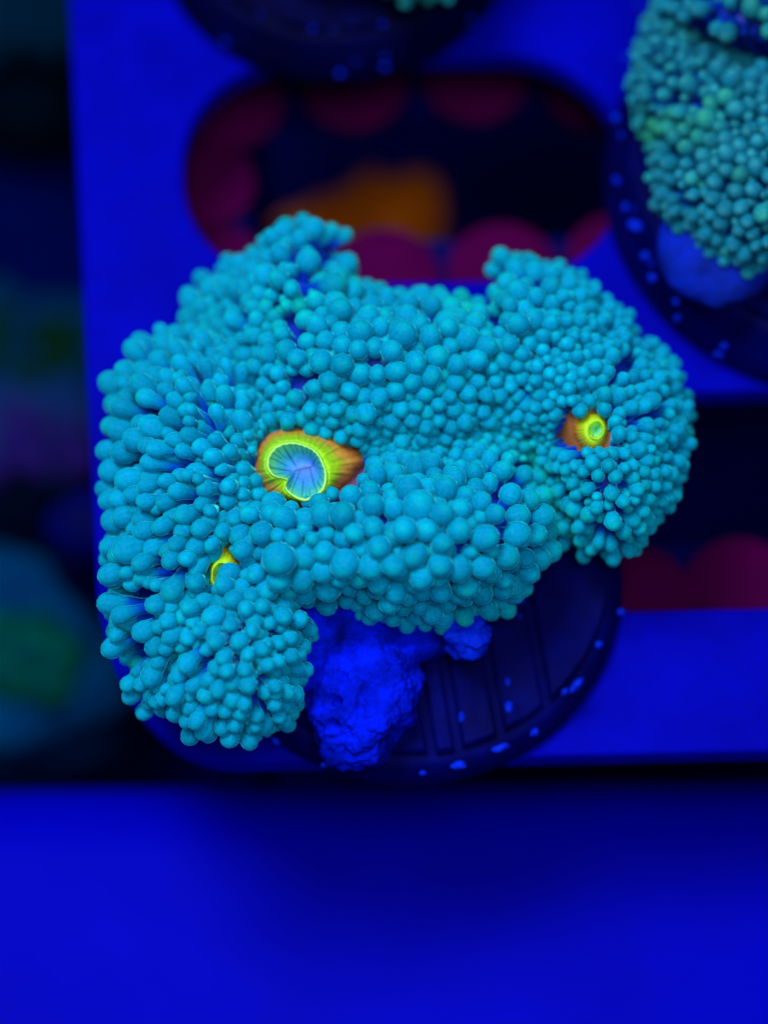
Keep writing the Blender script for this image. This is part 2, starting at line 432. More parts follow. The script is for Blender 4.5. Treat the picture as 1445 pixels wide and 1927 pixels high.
# ------------------------------------------------------------------ rocks
V, F = blob([(575, 1330), (600, 1265), (640, 1225), (690, 1175), (740, 1160), (784, 1190), (788, 1260), (782, 1335), (752, 1390), (705, 1440), (655, 1452), (610, 1420), (585, 1375)],
            0.95, 0.55, 0.38, 220, 120, 0.13, 2.6, 3.0, 0.36)
rock = empty('porous_rock')
link('block', mesh('block', V, F), M_ROCK, rock)
V, F = blob([(420, 1250), (480, 1330), (620, 1300), (700, 1240), (900, 1180), (960, 1060), (900, 900), (700, 850), (450, 900), (400, 1080)], 1.0, 0.75, 0.42, 96, 48, 0.12, 1.2, 7.0, 0.15)
link('pedestal', mesh('pedestal', V, F), M_ROCK, rock)
V, F = blob([(832, 1192), (845, 1160), (880, 1130), (912, 1150), (910, 1188), (922, 1220), (900, 1232), (860, 1222)], 1.35, 0.26, 0.35, 72, 40, 0.16, 3.2, 11.0, 0.1)
link('spur', mesh('spur', V, F), M_CHIP, rock)
tag(rock, 'porous rock in bright lamp blue jutting out below the big cyan coral', 'rock')
V, F = blob([(1238, 430), (1240, 490), (1262, 530), (1300, 555), (1350, 577), (1395, 565), (1440, 530), (1500, 480), (1600, 400), (1640, 200), (1500, 60), (1330, 80), (1262, 250), (1250, 380)],
            1.6, 0.45, 0.50, 120, 60, 0.09, 1.5, 23.0, 0.05)
rock2 = link('smooth_rock', mesh('smooth_rock', V, F), M_ROCK2)
tag(rock2, 'smooth grey blue rock chip under the teal coral on its plug', 'rock')
V, F = blob([(480, -150), (640, -60), (800, -150), (800, -350), (640, -430), (480, -350)], 1.3, 0.4, 0.35, 64, 32, 0.08, 1.5, 31.0)
rock3 = link('plug_rock', mesh('plug_rock', V, F), M_ROCK2)
tag(rock3, 'small dark rock on the speckled plug behind the opening', 'rock')

# ------------------------------------------------------------------ tentacled corals
def tentacle_geo(b, c, n, r, el, seg=12):
    """club from base b to bulb centre c; starts along n; el = stretch of the bulb. returns verts, ring params"""
    L = np.linalg.norm(c - b); p1 = b + n * L * 0.45
    end = c - p1; end /= max(np.linalg.norm(end), 1e-6)
    V = []; prm = []
    rb = random.uniform(0.42, 0.64) * r; sq = random.uniform(0.94, 1.06); kx, ky = random.uniform(0, 6.28), random.uniform(0.0, 0.04)
    ctr = []
    for t, rr in ((0, rb * 1.1), (0.35, rb), (0.62, rb * 1.12)):
        p = (1 - t) ** 2 * b + 2 * t * (1 - t) * p1 + t * t * c
        d = 2 * (1 - t) * (p1 - b) + 2 * t * (c - p1); d /= max(np.linalg.norm(d), 1e-6)
        ctr.append((p, d, rr, 0.30 * t))
    for deg in (128, 104, 82, 60, 40, 20):
        a = math.radians(deg); x = math.cos(a) * r * (el if deg > 90 else 1 + (el - 1) * 0.35)
        ctr.append((c + end * x, end, r * math.sin(a), 0.42 + 0.58 * (180 - deg - 40) / 140))
    ref = np.array([0.3, 0.2, 0.93]) if abs(end[2]) < 0.9 else np.array([1.0, 0, 0])
    for p, d, rr, q in ctr:
        u = np.cross(d, ref); u /= max(np.linalg.norm(u), 1e-6); w = np.cross(d, u)
        for i in range(seg):
            a = 2 * math.pi * i / seg
            V.append(p + (u * math.cos(a) * sq + w * math.sin(a) / sq) * rr * (1 + ky * math.sin(2 * a + kx + 5 * q))); prm.append(q)
    V.append(c + end * r * (1 + (el - 1) * 0.35)); prm.append(1.0)
    k = len(ctr); F = []
    for j in range(k - 1):
        for i in range(seg):
            F.append((j * seg + i, j * seg + (i + 1) % seg, (j + 1) * seg + (i + 1) % seg, (j + 1) * seg + i))
    for i in range(seg): F.append(((k - 1) * seg + i, (k - 1) * seg + (i + 1) % seg, k * seg))
    return np.array(V), F, np.array(prm)

def build_coral(root, outline, inset, height_raw, radius, lean, length, greenf, keep, mat, body_col, step=14, fringe=2, spacing=1.5,
                low=0.8, parts=300, seed=1, fr_len=0.55, clubs=None, view=(0, 0, 1445, 1927), avoid=None, blur=18.0, extra=()):
    g = np.random.default_rng(seed)
    O = catmull(outline, 220)
    # body: pixel grid clipped to the outline shrunk by `inset`
    x0, y0 = O.min(0) - 2 * step; x1, y1 = O.max(0) + 2 * step
    nx, ny = int((x1 - x0) / step) + 1, int((y1 - y0) / step) + 1
    gx, gy = np.meshgrid(x0 + step * np.arange(nx), y0 + step * np.arange(ny)); Q = np.c_[gx.ravel(), gy.ravel()]
    def sd(q):
        d, nr = seg_dist(O, q); ins = inside(O, q); return np.where(ins, d, -d) - inset, nr
    D, NR = sd(Q); ok = D > 0
    # heights on a fine grid, blurred so that the folds have no creases
    hs_ = 8.0; mx_ = int((x1 - x0 + 200) / hs_) + 2; my_ = int((y1 - y0 + 200) / hs_) + 2
    hx, hy = np.meshgrid(x0 - 100 + hs_ * np.arange(mx_), y0 - 100 + hs_ * np.arange(my_)); HQ = np.c_[hx.ravel(), hy.ravel()]
    HG = height_raw(HQ, np.maximum(sd(HQ)[0], 0)).reshape(my_, mx_)
    kk = np.exp(-(np.arange(-9, 10) * hs_ / blur) ** 2 / 2); kk /= kk.sum()
    pad = np.pad(HG, 9, mode='edge')
    pad = np.apply_along_axis(lambda v: np.convolve(v, kk, 'valid'), 1, pad); HG = np.apply_along_axis(lambda v: np.convolve(v, kk, 'valid'), 0, pad)
    def height(q, d=None):
        fx = np.clip((q[:, 0] - x0 + 100) / hs_, 0, mx_ - 1.001); fy = np.clip((q[:, 1] - y0 + 100) / hs_, 0, my_ - 1.001)
        i, j = fx.astype(int), fy.astype(int); a, b = fx - i, fy - j
        return (HG[j, i] * (1 - a) + HG[j, i + 1] * a) * (1 - b) + (HG[j + 1, i] * (1 - a) + HG[j + 1, i + 1] * a) * b
    idx = np.arange(len(Q)).reshape(ny, nx); cells = []
    for j in range(ny - 1):
        for i in range(nx - 1):
            c = (idx[j, i], idx[j, i + 1], idx[j + 1, i + 1], idx[j + 1, i])
            if sum(ok[k] for k in c) >= 2: cells.append(c[::-1])
    used = sorted({k for c in cells for k in c}); mp = {k: i for i, k in enumerate(used)}
    q = Q[used].copy(); d = D[used]; nr = NR[used]
    out = d < 0
    dirn = q - nr; ln = np.hypot(*dirn.T)[:, None] + 1e-6; sgn = np.where(d + inset < 0, -1, 1)[:, None]
    q[out] = (nr + dirn / ln * sgn * inset)[out]
    hz = height(q, np.maximum(sd(q)[0], 0))
    W = at(q[:, 0], q[:, 1], hz)
    me = mesh('body', W, [[mp[k] for k in c] for c in cells], True)
    bm = bmesh.new(); bm.from_mesh(me)
    cen = W.mean(0)
    for stp, (f, zl) in enumerate(((0.96, 0.5), (0.85, 0.85), (0.55, 1.0))):
        ed = [e for e in bm.edges if e.is_boundary]
        r = bmesh.ops.extrude_edge_only(bm, edges=ed)
        for v in (v for v in r['geom'] if isinstance(v, bmesh.types.BMVert)):
            v.co.x = (cen[0] + (v.co.x / S - cen[0]) * f) * S; v.co.y = (cen[1] + (v.co.y / S - cen[1]) * f) * S
            v.co.z = (v.co.z / S * (1 - zl * .6) + low * zl * .6) * S
    bmesh.ops.recalc_face_normals(bm, faces=bm.faces)
    bm.to_mesh(me); bm.free(); me.polygons.foreach_set('use_smooth', [True] * len(me.polygons))
    n = len(me.vertices); co = np.zeros(n * 3); me.vertices.foreach_get('co', co); co = co.reshape(-1, 3) / S
    cc = np.ones((n, 4)); cc[:, :3] = body_col(co)
    a = me.color_attributes.new('pigment', 'FLOAT_COLOR', 'POINT'); a.data.foreach_set('color', cc.ravel())
    link('body', me, M_BODY, root)

    # bases: dart throwing in pixels with local spacing
    def surf(q):
        return at(q[:, 0], q[:, 1], height(q, np.maximum(sd(q)[0], 0)))
    buf = np.zeros((6000, 4)); m_ = 0
    for level, (fac, cnt, spc) in enumerate(((1.0, 40000, spacing), (0.72, 40000, spacing * 0.93))):
        cand = np.c_[g.uniform(x0, x1, cnt), g.uniform(y0, y1, cnt)]
        cand = cand[(sd(cand)[0] > 0)]; cand = cand[keep(cand)]
        rad = radius(cand) * g.lognormal(0, 0.10, len(cand)) * fac
        for p, r in zip(cand, rad):
            b_ = buf[:m_]
            if m_ and ((b_[:, 0] - p[0]) ** 2 + (b_[:, 1] - p[1]) ** 2 < (spc * 75 * (b_[:, 2] + r)) ** 2).any(): continue
            buf[m_] = (p[0], p[1], r, level); m_ += 1
    pts, rs, lv = buf[:m_, :2].copy(), buf[:m_, 2].copy(), buf[:m_, 3].copy()
    B = surf(pts); e = 5.0
    du = surf(pts + [e, 0]) - surf(pts - [e, 0]); dv = surf(pts - [0, e]) - surf(pts + [0, e])
    Nn = np.cross(du, dv); Nn /= np.linalg.norm(Nn, axis=1)[:, None]
    Nn[Nn[:, 2] < 0] *= -1
    dirs = Nn + lean(pts) + g.normal(0, 0.16, Nn.shape); dirs /= np.linalg.norm(dirs, axis=1)[:, None]
    Ls = length(pts) * g.uniform(0.85, 1.2, len(pts)) * np.where(lv > 0, 0.72, 1.0)
    gr = greenf(pts); el = np.ones(len(pts)) if clubs is None else 1 + clubs(pts) * g.uniform(0.2, 1.0, len(pts))
    el = el * g.uniform(0.97, 1.14, len(pts))
    # fringe hanging over the rim
    m = len(O); per = np.hypot(*(np.roll(O, -1, 0) - O).T); cum = np.r_[0, np.cumsum(per)]
    for row in range(fringe):
        s = 0
        while s < cum[-1]:
            i = min(np.searchsorted(cum, s, 'right') - 1, m - 1); p = O[i]; t = O[(i + 2) % m] - O[i - 2]; nrm = np.array([t[1], -t[0]]); nrm /= np.hypot(*nrm) + 1e-9
            if inside(O, (p + nrm * 3)[None])[0]: nrm = -nrm
            pb = p - nrm * inset * (1.0 + 0.25 * row)
            r = float(radius(pb[None])[0]) * g.uniform(0.72, 1.0)
            zb = float(height(pb[None], np.zeros(1))[0]) - 0.12 - 0.26 * row
            w = at(pb[0], pb[1], zb); no = np.array([nrm[0], -nrm[1], 0.0])
            dr = no * 1.0 + np.array([0, 0, 0.15 - 0.45 * row]) + g.normal(0, 0.14, 3); dr /= np.linalg.norm(dr)
            B = np.vstack([B, w]); Nn = np.vstack([Nn, no]); dirs = np.vstack([dirs, dr]); rs = np.r_[rs, r]
            Ls = np.r_[Ls, fr_len * g.uniform(0.8, 1.15)]; gr = np.r_[gr, g.uniform(0.1, 0.55)]; el = np.r_[el, g.uniform(1.0, 1.25)]
            pts = np.vstack([pts, pb]); s += r * 150 * 1.9 * g.uniform(0.9, 1.2)
    C = B + dirs * Ls[:, None]; C0 = C.copy()
    n = len(C)
    def relax(C, C0, its):
        n = len(C); ii, jj = [], []
        for k in range(n):
            d2 = ((C[k + 1:] - C[k]) ** 2).sum(1); h_ = np.nonzero(d2 < (rs[k] + rs[k + 1:] + 0.12) ** 2)[0] + k + 1
            ii.append(np.full(len(h_), k)); jj.append(h_)
        ii, jj = np.concatenate(ii), np.concatenate(jj)
        for it in range(its):                                # let the bulbs push one another apart
            df = C[ii] - C[jj]; dd = np.sqrt((df ** 2).sum(1)) + 1e-6
            mv = df / dd[:, None] * np.maximum((rs[ii] + rs[jj]) * 0.89 - dd, 0)[:, None] * 0.28
            for ax in range(3):
                C[:, ax] += np.bincount(ii, mv[:, ax], n) - np.bincount(jj, mv[:, ax], n) + (C0[:, ax] - C[:, ax]) * 0.05
        return C
    C = relax(C, C0, 40)
    for rnd in range(2):                                    # small young tentacles grow where the carpet gapes
        rel = C - CAM; zz_ = rel @ FWD; uv = np.c_[rel @ RIGHT / zz_ * FPX + W0 / 2, -(rel @ UP) / zz_ * FPX + H0 / 2]; rp = rs * FPX / zz_
        q = np.c_[g.uniform(x0, x1, 9000), g.uniform(y0, y1, 9000)]; q = q[sd(q)[0] > 4]; q = q[keep(q)]
        rq = radius(q) * g.uniform(0.6, 0.8, len(q)); add = []
        for p, r in zip(q, rq):
            # where the tip of a tentacle rooted at p would show
            if (np.hypot(uv[:, 0] - p[0], uv[:, 1] - p[1] + 14) < rp + r * 60).any(): continue
            if any(math.hypot(p[0] - a[0], p[1] - a[1]) < 150 * (r + a[2]) * 0.95 for a in add): continue
            add.append((p[0], p[1], r))
        if not add: break
        add = np.array(add); pa = add[:, :2]; Ba = surf(pa)
        du = surf(pa + [e, 0]) - surf(pa - [e, 0]); dv = surf(pa - [0, e]) - surf(pa + [0, e]); Na = np.cross(du, dv); Na /= np.linalg.norm(Na, axis=1)[:, None]; Na[Na[:, 2] < 0] *= -1
        da = Na + lean(pa) * 0.6 + np.array([0, -0.15, 0.3]); da /= np.linalg.norm(da, axis=1)[:, None]; La = length(pa) * g.uniform(0.8, 1.1, len(pa))
        B = np.vstack([B, Ba]); Nn = np.vstack([Nn, Na]); dirs = np.vstack([dirs, da]); rs = np.r_[rs, add[:, 2]]; gr = np.r_[gr, greenf(pa)]; el = np.r_[el, g.uniform(0.97, 1.14, len(pa))]
        C = np.vstack([C, Ba + da * La[:, None]]); C = relax(C, C.copy(), 10); n = len(C)
    if avoid is not None:                                   # keep the mouths clear
        rel = C - CAM; zz_ = rel @ FWD; uv = np.c_[rel @ RIGHT / zz_ * FPX + W0 / 2, -(rel @ UP) / zz_ * FPX + H0 / 2]
        k_ = avoid(uv, rs * FPX / zz_ * 0.75); B, C, dirs, Nn, rs, gr, el = B[k_], C[k_], dirs[k_], Nn[k_], rs[k_], gr[k_], el[k_]; n = len(C)
    for bx, by_, bz, tx, ty, tz, r, gg in extra:             # long tentacles reaching out from the rim
        b = at(bx, by_, bz); c = at(tx, ty, tz); d = (c - b) / np.linalg.norm(c - b)
        B = np.vstack([B, b]); C = np.vstack([C, c]); dirs = np.vstack([dirs, d]); Nn = np.vstack([Nn, d]); rs = np.r_[rs, r]; gr = np.r_[gr, gg]; el = np.r_[el, 1.15]
    n = len(C)
    # which show largest
    dist = np.linalg.norm(C - CAM, axis=1)
    rel = C - CAM; zc = rel @ FWD; ux = rel @ RIGHT / zc * FPX + W0 / 2; uy = -(rel @ UP) / zc * FPX + H0 / 2
    vis = (ux > view[0]) & (ux < view[2]) & (uy > view[1]) & (uy < view[3])
    # hidden when another bulb stands in front of it
    sc = rs * FPX / zc; hid = np.zeros(n)
    for i in range(n):
        near = (zc < zc[i] - 0.02) & (np.hypot(ux - ux[i], uy - uy[i]) < sc * 0.95)
        hid[i] = near.sum()
    score = sc * np.where(vis, 1, 0.01) / (1 + 0.9 * hid)
    order = np.argsort(-score); top = set(order[:parts].tolist())
    VV, FF, CCm, off = [], [], [], 0
    for i in range(n):
        v, f, q = tentacle_geo(B[i] - dirs[i] * 0.06, C[i], Nn[i] * 0.6 + dirs[i] * 0.4, rs[i], el[i])
        colr = np.c_[q, np.full(len(q), np.clip(g.normal(0.5, 0.24), 0, 1)), np.full(len(q), gr[i] * (0.6 + 0.4 * g.random()))]
        if i in top:
            link('tentacle', mesh('tentacle', v, f, True, colr), mat, root)
        else:
            VV.append(v); CCm.append(colr); FF += [tuple(k + off for k in ff) for ff in f]; off += len(v)
    if VV:
        o = link('tentacle_mass', mesh('tentacle_mass', np.vstack(VV), FF, True, np.vstack(CCm)), mat, root)
        o['kind'] = 'stuff'
    print('tentacles', n)

def gau(q, P, w):
    d, _ = seg_dist(np.array(P, float), q, closed=False); return np.exp(-(d / w) ** 2)
def away(q, c):
    v = q - np.array(c); return v / (np.hypot(*v.T)[:, None] + 1e-6), np.hypot(*v.T)

# ---- the big cyan coral
OUT = [(590, 414), (632, 424), (660, 450), (668, 505), (700, 540), (770, 546), (840, 550), (900, 556), (932, 538), (926, 500), (952, 472), (1010, 480), (1060, 490),
       (1106, 520), (1155, 568), (1205, 612), (1250, 655), (1284, 705), (1302, 770), (1296, 850), (1278, 925), (1235, 995), (1188, 1048), (1120, 1052), (1066, 1022),
       (1040, 995), (1032, 1040), (1005, 1095), (958, 1142), (895, 1168), (825, 1178), (760, 1181), (700, 1180), (640, 1156), (608, 1154), (594, 1210), (578, 1265),
       (560, 1325), (540, 1370), (475, 1392), (405, 1376), (340, 1350), (285, 1310), (245, 1262), (220, 1190), (217, 1110), (228, 1030), (236, 950), (222, 870), (218, 790),
       (230, 722), (270, 676), (325, 650), (358, 592), (400, 525), (458, 484), (505, 442), (548, 418)]
G_U = [(600, 600), (720, 650), (850, 620), (950, 560)]; G_L = [(560, 1015), (680, 1000), (820, 1020), (980, 1000)]
G_UL = [(585, 440), (560, 500)]; G_R = [(970, 530), (1080, 610), (1190, 720), (1210, 880), (1150, 970)]
V_1 = [(560, 880), (700, 850), (840, 860), (960, 800), (1020, 835)]; V_2 = [(470, 690), (490, 790), (560, 880)]
V_3 = [(540, 900), (470, 960), (420, 1080), (370, 1170), (330, 1280)]; V_4 = [(1000, 880), (1045, 950), (1060, 1010)]
V_6 = [(545, 610), (640, 545)]; V_7 = [(880, 590), (925, 560)]; G_LL = [(540, 1150), (530, 1250), (500, 1340)]; G_LC = [(270, 740), (260, 940), (250, 1160)]
V_8 = [(470, 520), (440, 620), (420, 690)]; M1 = (562, 880); M2 = (1112, 805); M3 = (415, 1078)
def h_main(q, d):
    e = np.clip(d / 170, 0, 1); dome = np.sqrt(np.maximum(1 - (1 - e) ** 2, 0))
    z = 1.25 + 1.2 * dome
    z += 0.60 * gau(q, G_U, 68) + 0.60 * gau(q, G_L, 78) + 0.42 * gau(q, G_UL, 75) + 0.22 * gau(q, G_R, 90) + 0.22 * gau(q, G_LL, 50) + 0.15 * gau(q, G_LC, 60)
    z -= 0.75 * gau(q, V_1, 58) + 0.6 * gau(q, V_2, 48) + 0.58 * gau(q, V_3, 46) + 0.7 * gau(q, V_4, 42) + 0.55 * gau(q, V_6, 30) + 0.55 * gau(q, V_8, 36) + 0.2 * gau(q, V_7, 26)
    for c_, a_, b_, zm in (((576, 880), 130, 95, 2.15), ((1100, 806), 55, 55, 2.32), ((416, 1066), 40, 55, 2.05)):
        w = np.exp(-ell(q, c_, a_, b_) ** 2); z = z * (1 - w) + zm * w
    return z
def r_main(q):
    b = 0.118 + 0.062 * gau(q, G_U, 85) + 0.066 * gau(q, G_L, 100) + 0.04 * gau(q, G_UL, 70) + 0.032 * gau(q, G_LC, 70)
    b *= 1 - 0.3 * np.clip(gau(q, V_1, 60) + gau(q, V_2, 40) * .6 + gau(q, V_4, 45) + gau(q, V_6, 30) + gau(q, V_7, 30) + gau(q, V_3, 40) * .4, 0, 1)
    b *= 1 - 0.13 * (q[:, 0] > 1040)
    return b * (0.81 + 0.12 * np.clip((500 - q[:, 0]) / 120, 0, 1))
def lean_main(q):
    a1, d1 = away(q, M1); a2, d2 = away(q, M2); a3, d3 = away(q, M3)
    L = np.zeros((len(q), 3)); wl = np.clip((560 - q[:, 0]) / 160, 0, 1) * 0.8 * np.clip((q[:, 0] - 240) / 80, 0.25, 1)
    L[:, 0] += a1[:, 0] * wl; L[:, 1] -= a1[:, 1] * wl
    w1 = 0.45 * np.exp(-(d1 / 150) ** 2); L[:, 0] += a1[:, 0] * w1; L[:, 1] -= a1[:, 1] * w1
    w2 = 0.3 * np.exp(-(d2 / 110) ** 2) + 0.1 * (q[:, 0] > 1060); L[:, 0] += a2[:, 0] * w2; L[:, 1] -= a2[:, 1] * w2
    return L
def len_main(q):
    return 0.22 + 0.24 * np.clip((520 - q[:, 0]) / 120, 0, 1) * np.clip((q[:, 0] - 230) / 60, 0.4, 1) + 0.03 * (q[:, 0] > 1060)
def green_main(q):
    s = 0.9 * gau(q, [(1000, 870), (1060, 1000)], 55) + 0.5 * gau(q, V_6, 40) + 0.65 * gau(q, V_7, 50) + 0.15 * (rng.random(len(q)) < 0.1) + 0.25 * gau(q, [(1120, 980), (1200, 960)], 70) + 0.2 * gau(q, [(240, 720), (420, 640)], 80)
    return np.clip(s, 0, 1)
def ell(q, c, a, b, rot=0):
    x, y = q[:, 0] - c[0], q[:, 1] - c[1]; r = math.radians(rot); u = x * math.cos(r) + y * math.sin(r); v = -x * math.sin(r) + y * math.cos(r)
    return (u / a) ** 2 + (v / b) ** 2
GAPS = [((990, 822), (1012, 830)), ((985, 868), (1000, 872)), ((565, 712), (580, 722)), ((545, 610), (565, 625)), ((600, 700), (604, 704)), ((246, 1108), (310, 1122)), ((270, 1218), (302, 1190)),
        ((305, 1270), (325, 1235)), ((1150, 715), (1168, 700)), ((1186, 655), (1190, 660)), ((700, 690), (704, 694)), ((716, 966), (724, 970)), ((1060, 1015), (1095, 1035)), ((620, 460), (650, 470)), ((905, 560), (925, 600)),
        ((330, 800), (345, 806)), ((300, 870), (330, 880)), ((470, 720), (490, 740)), ((1045, 905), (1065, 925)), ((930, 930), (945, 940)), ((340, 1060), (360, 1066)), ((570, 1150), (590, 1160)), ((1200, 780), (1204, 790))]
def gap_d(q): return np.min([seg_dist(np.array(g_, float), q, closed=False)[0] for g_ in GAPS], 0)
def keep_main(q):
    return (gap_d(q) > 17) & (ell(q, (466, 962), 20, 30, -40) > 1) & (ell(q, (575, 876), 100, 62) > 1) & (ell(q, (1100, 808), 42, 44) > 1) & (ell(q, (416, 1066), 26, 48) > 1)
def avoid_main(q, r):
    return (gap_d(q) > 0.85 * r) & (ell(q, (566, 878), 74 + r, 58 + r) > 1) & (ell(q, (620, 874), 66 + r, 30 + r) > 1) & (ell(q, (1108, 808), 26 + r, 28 + r) > 1) & (ell(q, (401, 1082), 6 + r, 20 + r) > 1) & (ell(q, (424, 1038), 5 + r, 10 + r) > 1)
def club_main(q): return 0.5 * np.clip((500 - q[:, 0]) / 120, 0, 1) + 0.25 * (q[:, 0] > 1060)
def body_main(co):
    m4 = at(468, 962, 2.1); m1 = at(M1[0] + 15, M1[1], 2.2); m2 = at(1098, 815, 2.4); m3 = at(425, 1040, 2.2)
    k = np.exp(-(np.hypot(co[:, 0] - m1[0], co[:, 1] - m1[1]) / 0.72) ** 2) + np.exp(-(np.hypot(co[:, 0] - m4[0], co[:, 1] - m4[1]) / 0.35) ** 2) + np.exp(-(np.hypot(co[:, 0] - m2[0], co[:, 1] - m2[1]) / 0.5) ** 2) + np.exp(-(np.hypot(co[:, 0] - m3[0], co[:, 1] - m3[1]) / 0.4) ** 2)
    k = np.clip(k * 2.2 - 0.5, 0, 1)[:, None]
    return (1 - k) * np.array([0.0, 0.03, 0.45]) + k * np.array([0.26, 0.09, 0.02])
LONG = [(520, 1172, 1.5, 592, 1166, 1.5, .105, .45), (525, 1190, 1.45, 597, 1202, 1.4, .115, .4), (515, 1215, 1.45, 552, 1212, 1.5, .09, .3), (510, 1225, 1.4, 580, 1244, 1.35, .11, .5),
        (500, 1245, 1.4, 530, 1254, 1.5, .1, .2), (505, 1262, 1.35, 561, 1279, 1.35, .105, .35), (500, 1290, 1.3, 557, 1324, 1.3, .1, .4), (490, 1310, 1.3, 541, 1362, 1.25, .1, .3), (500, 1300, 1.4, 528, 1322, 1.4, .1, .3),
        (868, 1090, 1.6, 834, 1176, 1.5, .115, .2), (790, 1100, 1.6, 766, 1172, 1.5, .12, .1), (884, 1110, 1.6, 874, 1162, 1.7, .105, .45), (690, 1100, 1.6, 700, 1166, 1.5, .11, .2), (720, 1090, 1.6, 712, 1135, 1.7, .1, .15),
        (900, 1090, 1.6, 926, 1146, 1.5, .105, .2), (672, 1110, 1.6, 668, 1160, 1.45, .1, .3), (1100, 1000, 1.4, 1098, 1046, 1.3, .09, .3), (1150, 1010, 1.4, 1152, 1052, 1.3, .09, .2), (1080, 990, 1.4, 1058, 1024, 1.35, .085, .4)]
coral = empty('carpet_coral')
tag(coral, 'big folded cyan coral covered in round bubble tentacles, with yellow green mouths', 'coral')
build_coral(coral, OUT, 46, h_main, r_main, lean_main, len_main, green_main, keep_main, M_TENT, body_main, 13, 2, 0.99, 0.9, 300, 5, 0.24, club_main, avoid=avoid_main, extra=LONG)

# ---- mouths
def ramp(t, stops):
    t = np.clip(t, 0, 1); xs = [s[0] for s in stops]
    return np.array([np.interp(t, xs, [s[1][k] for s in stops]) for k in range(3)]).T
def radial(pts, c):
    P = np.array(pts, float) - c; th = np.arctan2(P[:, 1], P[:, 0]); R = np.hypot(*P.T); o = np.argsort(th); th, R = th[o], R[o]
    th = np.r_[th[-1] - 2 * math.pi, th, th[0] + 2 * math.pi]; R = np.r_[R[-1], R, R[0]]
    return lambda a: np.interp((a + math.pi) % (2 * math.pi) - math.pi, th, R)
def polar_mesh(name, n, rings, close, smooth=True):
    """rings: list of (points Nx3, colours Nx3)"""
    V = np.vstack([r[0] for r in rings]); C = np.vstack([r[1] for r in rings]); F = []
    for j in range(len(rings) - 1):
        for i in range(n): F.append([j * n + i, j * n + (i + 1) % n, (j + 1) * n + (i + 1) % n, (j + 1) * n + i])
    if close: F.append([(len(rings) - 1) * n + i for i in range(n)])
    return mesh(name, V, F, smooth, C)
def mouth(parent, c, outer, lip, z_base, z_lip, depth, npl, cone_cols, lip_col, in_cols, label, n=288, pl_amp=0.028, bias=(0, 0), slit=(0, 0)):
    fo, fl_ = radial(outer, c), radial(lip, c)
    th = np.arange(n) * 2 * math.pi / n; ro = fo(th); rl = fl_(th)
    k = 9; kern = np.ones(k) / k
    sm = lambda a: np.convolve(np.r_[a[-k:], a, a[:k]], kern, 'same')[k:-k]
    ro = sm(sm(ro)); rl = sm(rl)
    wob = np.array([mnoise.noise(Vector((math.cos(a) * 2, math.sin(a) * 2, c[0]))) for a in th])
    cs = np.c_[np.cos(th), np.sin(th)]
    rings = []
    K = 16
    for j in range(K + 1):                     # outer cone, from the valley up to the lip
        t = j / K; r = ro + (rl * 1.09 - ro) * t
        fold = (np.sin(th * 34 + 5 * wob + 1.2 * math.sin(t * 3)) * 0.6 + np.sin(th * 57 + 9 * wob) * 0.4) * 0.020 * (1 - t) ** 0.6 * (0.35 + np.clip((ro - rl) / rl, 0, 1))
        z = z_base - 0.12 + (z_lip - z_base + 0.10) * (1 - (1 - t) ** 1.7) + fold
        q = np.array(c) + cs * r[:, None]
        tt = t + 0.10 * np.sin(th * 21 + 6 * wob) * (1 - t) + 0.16 * wob * (1 - t)
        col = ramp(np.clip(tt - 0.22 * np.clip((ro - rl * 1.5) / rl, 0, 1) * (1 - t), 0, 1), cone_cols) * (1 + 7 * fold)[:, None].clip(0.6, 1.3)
        rings.append((at(q[:, 0], q[:, 1], z), col))
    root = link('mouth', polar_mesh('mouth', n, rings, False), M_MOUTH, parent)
    rings = []
    for j in range(7):                         # rolled lip
        a = math.pi * j / 6; r = rl * (1.02 + 0.075 * math.cos(a)); z = z_lip - 0.04 + 0.085 * math.sin(a)
        z = z + 0.012 * np.sin(th * npl * 1.0 + 3 * wob) * (j > 3)
        q = np.array(c) + cs * r[:, None]
        rings.append((at(q[:, 0], q[:, 1], z), np.tile(np.array(lip_col[0]) * (1 - j / 6) + np.array(lip_col[1]) * j / 6, (n, 1))))
    link('lip', polar_mesh('lip', n, rings, False), M_MOUTH, root)
    rings = []
    K = 22
    for j in range(K + 1):                     # pleated throat
        t = j / K; r = rl * 0.955 * (1 - t)
        ph_ = th * npl / (2 * math.pi) + 1.3 * wob + 0.55 * t * np.sin(2 * th + 1.0) + 0.25 * t * np.sin(5 * th)
        cell = np.floor(ph_).astype(int) % npl
        reach = np.array([(0.22, 0.35, 1.0, 0.28, 0.55, 0.3, 0.8)[(k * 5 + k // 3) % 7] for k in range(npl)])[cell]
        fade = np.clip((reach - t) / 0.12 + 1, 0, 1)
        groove = -np.exp(-((ph_ % 1.0 - 0.5) / (0.10 + 0.08 * t)) ** 2) * fade
        fold = np.cos((ph_ % 1.0 - 0.5) * math.pi) ** 2
        am = pl_amp * (1 - t) ** 0.35 * min(1, t * 6 + 0.3)
        z = z_lip - 0.02 - depth * (1 - (1 - t) ** 2.2) + am * (0.7 * fold * fade + 1.5 * groove)
        q = np.array(c) + np.array(bias) * t + cs * r[:, None] + np.array(slit) * (np.cos(th) * t ** 1.4)[:, None]
        tt = t + 0.10 * np.cos(th - 0.6) + 0.05 * wob
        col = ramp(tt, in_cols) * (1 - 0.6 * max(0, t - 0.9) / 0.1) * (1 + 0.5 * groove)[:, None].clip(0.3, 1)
        rings.append((at(q[:, 0], q[:, 1], z), col))
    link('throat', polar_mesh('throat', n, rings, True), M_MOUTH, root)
    root['label'] = label
    return root
def crop8(L): return [(440 + x / 4.817, 760 + y / 4.817) for x, y in L]
